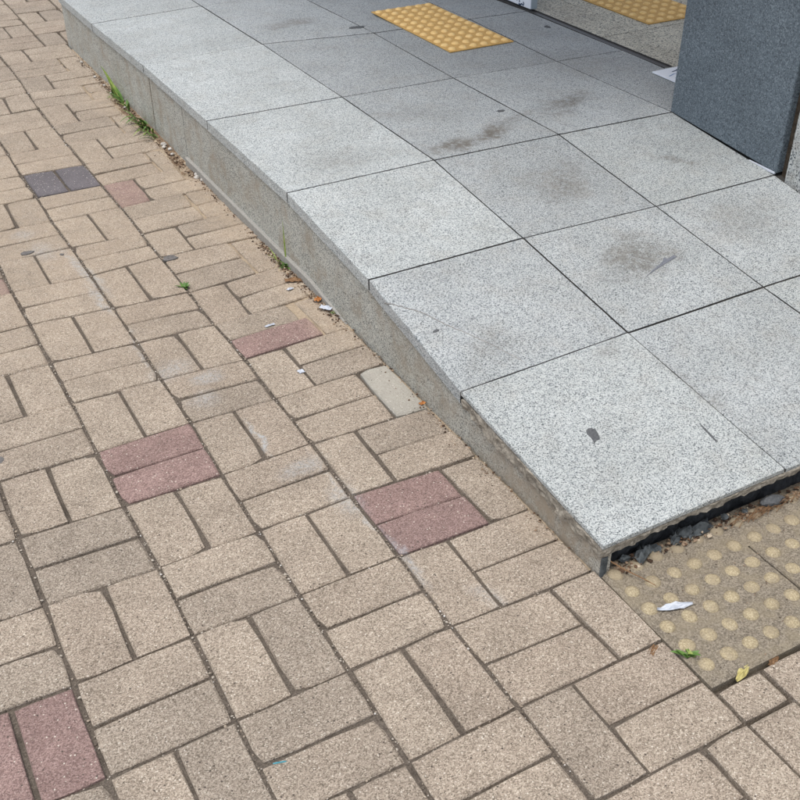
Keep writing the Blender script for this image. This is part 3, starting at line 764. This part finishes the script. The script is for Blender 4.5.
blot('gum_stain', 1.698, -.008, ragged(.012, 10, .3, 1.2, .7), M_GUM, 'dark oval spot on the shaded slab below the yellow strip', 'gum', .0006)
blot('gum_stain', 1.725, 1.008, ragged(.022, 10, .3, 1.3, .8), M_GUM, 'dark blotch on the slab joint left of the yellow tactile strip', 'gum', .0006)
blot('gum_stain', 2.345, .661, ragged(.018, 10, .3, .6, 1), M_GUM, 'dark spot beside the door track', 'gum', .0006)
blot('twig', 1.262, -1.43, [(-.003, -.030), (.001, -.031), (.003, -.01), (.002, .028), (-.001, .034), (-.003, .012)], M_GUM, 'thin dark twig on the joint at the right of the corner slab', 'twig', .002, rot=-.1)
blot('feather', 1.565, -.912, [(-.064, -.026), (-.03, -.010), (0, .001), (.02, .010), (.030, .020), (.036, .012), (.060, .019), (.063, .010), (.03, .002), (0, -.006), (-.03, -.014)], M_STICKY, 'thin grey feather like scrap on the smudged granite slab', 'scrap', .0016)
# ... and on the pavers
blot('gum_stain', .621, -.011, ragged(.018, 11, .25, 1.2, .8), M_GUMP, 'dark grey gum blob at the corner of a beige brick near the small weed', 'gum', .0009, False)
blot('gum_stain', .283, .212, ragged(.014, 10, .25, 1.2, .7), M_GUMP, 'dark gum blob on a brick joint near the left edge', 'gum', .0009, False)
blot('gum_stain', .015, -.707, ragged(.013, 10, .2), M_GUMP, 'dark round gum blob at the left edge of the photo', 'gum', .0009, False)
blot('gum_stain', .365, .155, ragged(.006, 8, .25), M_GUMP, 'tiny dark gum dot on the dusty brick below the charcoal bricks', 'gum', .0008, False)

def crumple(name, x, y, sx, sy, h, mat, label, cat, z=.001, rot=0, n=7, taper=0):
    v, f = [], []; ca, sa = math.cos(rot), math.sin(rot)
    for i in range(n + 1):
        for j in range(n + 1):
            u, w_ = i / n * 2 - 1, j / n * 2 - 1; k = 1 - taper * abs(u) ** 1.5
            px = u * sx * (1 + .12 * fb((u, w_, x), 2)); py = w_ * sy * k * (1 + .3 * fb((u * 2, w_, y), 2))
            zz = h * (.55 + 1.1 * fb((u * 1.7, w_ * 1.7, x * 9), 1.5, 1, 2)) * (1 - .5 * max(abs(u), abs(w_)))
            v.append((px * ca - py * sa, px * sa + py * ca, max(0, zz)))
    for i in range(n):
        for j in range(n): k = i * (n + 1) + j; f.append((k, k + n + 1, k + n + 2, k + 1))
    me = mesh(name, v, f); o = link(name, me, mat); o.location = (x, y, z)
    md = o.modifiers.new('thick', 'SOLIDIFY'); md.thickness = .0005; return tag(o, label, cat)
crumple('paper_scrap', .954, -1.704, .033, .0085, .007, M_PAPER, 'crumpled white wrapper lying on the dusty yellow tactile block', 'litter', .005, -.28, taper=.85)
crumple('paper_scrap', .874, -.475, .016, .008, .006, M_PAPER, 'white and blue scrap at the foot of the step beside an orange leaf', 'litter', .004, -.9)
crumple('paper_scrap', .836, -.338, .009, .005, .004, M_PAPER, 'small pale scrap on the sandy bricks below the grass blade', 'litter', .003, .3)
crumple('paper_scrap', .718, -.481, .013, .0035, .003, M_PAPER, 'small white scrap on the brick above the red brick', 'litter', .002, .1)
crumple('paper_scrap', .699, -.707, .007, .007, .004, M_PAPER, 'white ring shaped scrap in the brick joint below the red brick', 'litter', .001, .1)
crumple('dry_leaf', .876, -.425, .010, .008, .008, M_ORANGE, 'curled orange dry leaf at the foot of the step', 'leaf', .003, .6)
crumple('dry_leaf', .880, -.955, .007, .005, .005, M_ORANGE, 'small orange dry leaf at the corner of the pale cement block', 'leaf', .001, .2)
crumple('dry_leaf', .862, -.30, .022, .009, .008, M_BROWN, 'brown shrivelled leaf below the grass blade', 'leaf', .003, -.4)
crumple('dry_leaf', .955, -1.868, .022, .0075, .006, M_YELLEAF, 'curled yellow leaf in the gap below the tactile block', 'leaf', .000, .35, taper=.8)
crumple('dry_leaf', 1.02, -1.872, .013, .006, .008, M_BROWN, 'brown leaf in the gap right of the yellow leaf', 'leaf', -.006, .5)
crumple('dry_leaf', .862, -1.757, .012, .005, .005, M_BROWN, 'small brown leaf in the joint left of the tactile block', 'leaf', -.003, .5)
crumple('teal_thread', .229, -1.658, .010, .0013, .002, M_TEAL, 'short teal plastic thread in a brick joint', 'thread', -.002, -.3, 4)
crumple('paper_scrap', .545, -1.737, .007, .004, .003, M_PAPER, 'tiny white scrap on the joint near the bottom centre', 'litter', -.001, .3, 4)
# pebbles, each one its own
def rock(name, c, r, mat, label, cat, group=None, crag=0, flat=.7, seed=0, sub=2, sc=(1, 1, 1), rot=0):
    bm = bmesh.new(); bmesh.ops.create_icosphere(bm, subdivisions=sub, radius=1); rq = random.Random(seed + 50)
    if sub == 1:
        for v in bm.verts: v.co *= rq.uniform(.7, 1.25)
    for v in bm.verts:
        n = v.co.normalized(); d = 1 + .35 * fb(n, 1.3, seed, 2) + (crag * (abs(fb(n, 2.6, seed + 3, 4)) - .25) if crag else 0); v.co = Vector((n.x * d * sc[0], n.y * d * sc[1], n.z * d * flat * sc[2])) * r
    me = bpy.data.meshes.new(name); bm.to_mesh(me); bm.free()
    o = link(name, me, mat); o.location = c; o.rotation_euler = (0, 0, rot); return tag(o, label, cat, group)
PB = [(.876, .80, .010), (.868, .775, .007), (.880, .745, .008), (.872, .70, .006), (.884, .50, .008), (.876, .475, .010), (.886, .447, .009), (.868, 1.62, .006), (.872, 1.50, .006), (.868, 1.40, .005), (.872, 1.83, .006), (.868, 1.22, .005)]
PL = ['largest pale pebble of the four in the soil below the drooping grass tuft', 'small pale pebble touching the largest one below the drooping grass tuft', 'third pale pebble below the drooping grass tuft, close against the step', 'lowest of the four pale pebbles in the soil below the drooping grass tuft',
      'small pale pebble at the upper end of the cement fillet, behind a larger one', 'largest pale pebble beside the upper end of the cement fillet', 'pale pebble tight against the cement fillet just below the largest one there', 'second farthest pale pebble at the foot of the step',
      'pale pebble just beyond the tall yellowish grass blade', 'pale pebble at the base of the tall yellowish grass blade', 'farthest pale pebble, near the far corner of the platform', 'pale pebble lying between the two grass tufts']
for i, (x, y, r) in enumerate(PB):
    rock('pebble', (x, y, .003), r, M_PEBBLE, PL[i], 'pebble', 'pale pebbles along the foot of the step', seed=i)
rr2 = random.Random(4)
RK = [(.950, -1.570, .009, (1.1, .6, 1), 'small dark rubble piece beside the platform corner'),
      (1.02, -1.580, .006, (1, .8, 1), 'little grey stone on the tactile block below the platform edge'),
      (1.30, -1.584, .019, (1.5, .7, .7), 'smooth dark oval stone in the hollow under the platform edge'), (1.19, -1.572, .007, (1, 1, 1), 'dark stone in the hollow left of the dark oval stone'), (1.235, -1.578, .006, (1, 1, 1), 'small brown stone left of the dark oval stone')]
for i, (x, y, r, sc, lb) in enumerate(RK):
    rock('stone', (x, y, .008 + r * .35), r, M_ROCK if i != 2 else M_GUM, lb, 'stone', seed=20 + i, sc=sc, sub=3 if i != 2 else 2, crag=.5 if i != 2 else 0, rot=rr2.uniform(-.3, .3))

for i, (x, y, sx, sy, h, rt, lb) in enumerate([(.985, -1.576, .022, .012, .022, .5, 'broken blue grey shard leaning under the platform edge near its corner'), (1.012, -1.572, .016, .010, .018, -.4, 'dark shard behind the blue grey shard near the platform corner'),
        (1.065, -1.577, .014, .009, .020, .9, 'upright dark shard between the platform corner and the tactile joint'), (1.125, -1.574, .034, .013, .020, .1, 'long grey shard of mortar above the joint of the tactile blocks'), (1.09, -1.570, .02, .010, .026, -.2, 'dark shard left of the long grey shard')]):
    crumple('mortar_shard', x, y, sx, sy, h, M_ROCK, lb, 'rubble', .003, rt, 6)
# twig over the tactile block
def tube(pts, r, nseg=6):
    v, f = [], []; n = len(pts)
    for i, p in enumerate(pts):
        a, b = Vector(pts[max(0, i - 1)]), Vector(pts[min(n - 1, i + 1)]); d = (b - a).normalized(); s = d.cross(Vector((0, 0, 1))).normalized(); u = s.cross(d)
        rr_ = r * (1 - .6 * i / n)
        for k in range(nseg): t = 2 * math.pi * k / nseg; v.append(Vector(p) + s * rr_ * math.cos(t) + u * rr_ * math.sin(t))
    for i in range(n - 1):
        for k in range(nseg): j = (k + 1) % nseg; f.append((i * nseg + k, i * nseg + j, (i + 1) * nseg + j, (i + 1) * nseg + k))
    return v, f
v, f = tube([(.906, -1.560, .03), (.915, -1.575, .022), (.93, -1.598, .014), (.945, -1.622, .010), (.958, -1.648, .006)], .0016)
o = link('twig', mesh('twig', v, f, True), M_BROWN); tag(o, 'thin brown twig leaning from the platform corner onto the tactile block', 'twig'); centre(o)
V, F = [], []
for i in range(60):
    x = random.gauss(1.27, .05); y = -1.592 + random.uniform(-.01, .01); a = random.uniform(-.9, .9); L = random.uniform(.008, .03)
    v, f = tube([(x - L * math.cos(a), y - L * .5 * math.sin(a), .006), (x, y, .010 + random.uniform(0, .008)), (x + L * math.cos(a), y + L * .5 * math.sin(a), .006)], .0006, 4); k = len(V); V += v; F += [tuple(t + k for t in g) for g in f]
o = link('dead_roots', mesh('dead_roots', V, F), M_BROWN); tag(o, 'tangle of dead brown roots in front of the dark oval stone', 'roots', kind='stuff')

# ------------------------------------------------------------------ weeds
WD = 1.0
def blade(V, F, base, az, L, wd, bend, lean=.25, n=8, twist=.3, jit=0):
    k = len(V); d = Vector((math.cos(az), math.sin(az), 0)); s0 = Vector((-d.y, d.x, 0)); p = Vector(base); ang = math.pi / 2 - lean
    for i in range(n + 1):
        t = i / n; ww = wd * (math.sin(math.pi * min(.5 + t * .5, 1)) ** .8 if t > .35 else (.55 + 1.1 * t)) * (1 if t < 1 else 0)
        s = s0 * math.cos(twist * t) + Vector((0, 0, 1)) * math.sin(twist * t)
        up = Vector((0, 0, 1)) * .0 ; c = p
        ww *= WD; V.append(c - s * ww); V.append(c + Vector((0, 0, -ww * .35))); V.append(c + s * ww)
        ang -= bend / n; p = p + (d * math.cos(ang) + Vector((0, 0, 1)) * math.sin(ang)) * (L / n)
    for i in range(n):
        q = k + 3 * i; F += [(q, q + 1, q + 4, q + 3), (q + 1, q + 2, q + 5, q + 4)]
def weed(name, base, blades, label, cat='weed', mat=M_GREEN):
    root = empty(name, base); tag(root, label, cat)
    for (dx, dy, az, L, wd, bend, lean, tw, mt) in blades:
        V, F = [], []; blade(V, F, (dx, dy, 0), az, L, wd, bend, lean, twist=tw)
        link('leaf', mesh('leaf', V, F, True), mt or mat, root)
    return root
R_ = math.radians; rw = random.Random(21)
WD = 1.35
# far tuft: tall yellowish blade leaning back along the riser
bl = [(-.008, .05, R_(118), .13, .0085, .5, .25, .4, M_GREEN2), (-.004, .03, R_(110), .10, .006, .7, .35, .3, M_GREEN2), (-.006, .0, R_(150), .07, .005, .9, .5, .2, None), (-.004, -.02, R_(100), .08, .004, .6, .5, .2, None)]
for i in range(22): bl.append((-.008 + rw.uniform(-.006, .004), rw.uniform(-.12, .10), R_(rw.uniform(60, 260)), rw.uniform(.03, .075), rw.uniform(.002, .0035), rw.uniform(.4, 1.2), rw.uniform(.3, .9), .2, M_GREEN if rw.random() < .6 else M_GREEN2))
weed('grass_tuft', (.888, 1.31, -.004), bl, 'tuft of grass with a tall yellowish blade against the far part of the step', 'grass tuft')
bl = [(-.006, .03, R_(215), .125, .0085, 1.7, .25, .2, M_GREEN), (-.006, .08, R_(190), .10, .006, 2.0, .3, .2, M_GREEN), (-.004, -.02, R_(235), .09, .0045, 1.6, .4, .2, M_GREEN), (-.004, -.05, R_(250), .08, .004, 1.3, .4, .2, M_GREEN2), (-.01, .0, R_(170), .06, .004, 1.2, .6, .2, M_GREEN2)]
for i in range(26): bl.append((-.008 + rw.uniform(-.014, .004), rw.uniform(-.13, .10), R_(rw.uniform(130, 300)), rw.uniform(.04, .09), rw.uniform(.0018, .0035), rw.uniform(.6, 1.6), rw.uniform(.3, 1.0), .2, M_GREEN if rw.random() < .7 else M_GREEN2))
weed('grass_tuft', (.884, .98, -.002), bl, 'tuft of grass with broad drooping green blades below the vertical riser joint', 'grass tuft')
WD = 1.0
bl = [(0, 0, R_(80), .135, .0028, .12, .02, .9, M_GREEN2), (.0, .002, R_(30), .02, .002, 1, .3, .2, M_GREEN)]
for i in range(18): bl.append((rw.uniform(-.012, .004), rw.uniform(-.016, .016), R_(rw.uniform(90, 330)), rw.uniform(.014, .034), rw.uniform(.002, .0042), rw.uniform(.3, 1.2), rw.uniform(.5, 1.2), .3, M_GREEN))
bl += [(-.01, .04, R_(100), .05, .0018, .8, .6, .2, M_GREEN2), (-.01, .03, R_(140), .04, .0018, .8, .6, .2, M_GREEN2)]
weed('weed', (.884, -.205, -.001), bl, 'small weed with one tall thin grass blade at the foot of the step', 'weed')
def leafy(base, n, L, wd, label, seed):
    r = random.Random(seed); bl = []
    for i in range(int(n * 2.5)): bl.append((r.uniform(-.006, .006), r.uniform(-.006, .006), r.uniform(0, 6.28), L * r.uniform(.25, .6), wd * r.uniform(.4, .8), r.uniform(.3, 1.4), r.uniform(.2, 1.1), r.uniform(-.8, .8), M_GREEN if r.random() < .6 else M_GREEN2))
    for i in range(n): bl.append((r.uniform(-.004, .004), r.uniform(-.004, .004), 2 * math.pi * i / n + r.uniform(-.7, .7), L * r.uniform(.7, 1.4), wd * r.uniform(.8, 1.2), r.uniform(.3, .9), r.uniform(.6, 1.1), r.uniform(-.4, .4), M_GREEN))
    return weed('weed', base, bl, label, 'weed')
leafy((.601, -.189, -.002), 9, .020, .0048, 'tiny star shaped weed in a joint between beige bricks', 2)
leafy((.902, -1.797, .002), 4, .024, .0060, 'small bright green weed at the left edge of the tactile block', 5)
leafy((.884, -.50, 0), 5, .010, .002, 'tiny sprout at the step foot below the scraps', 9)
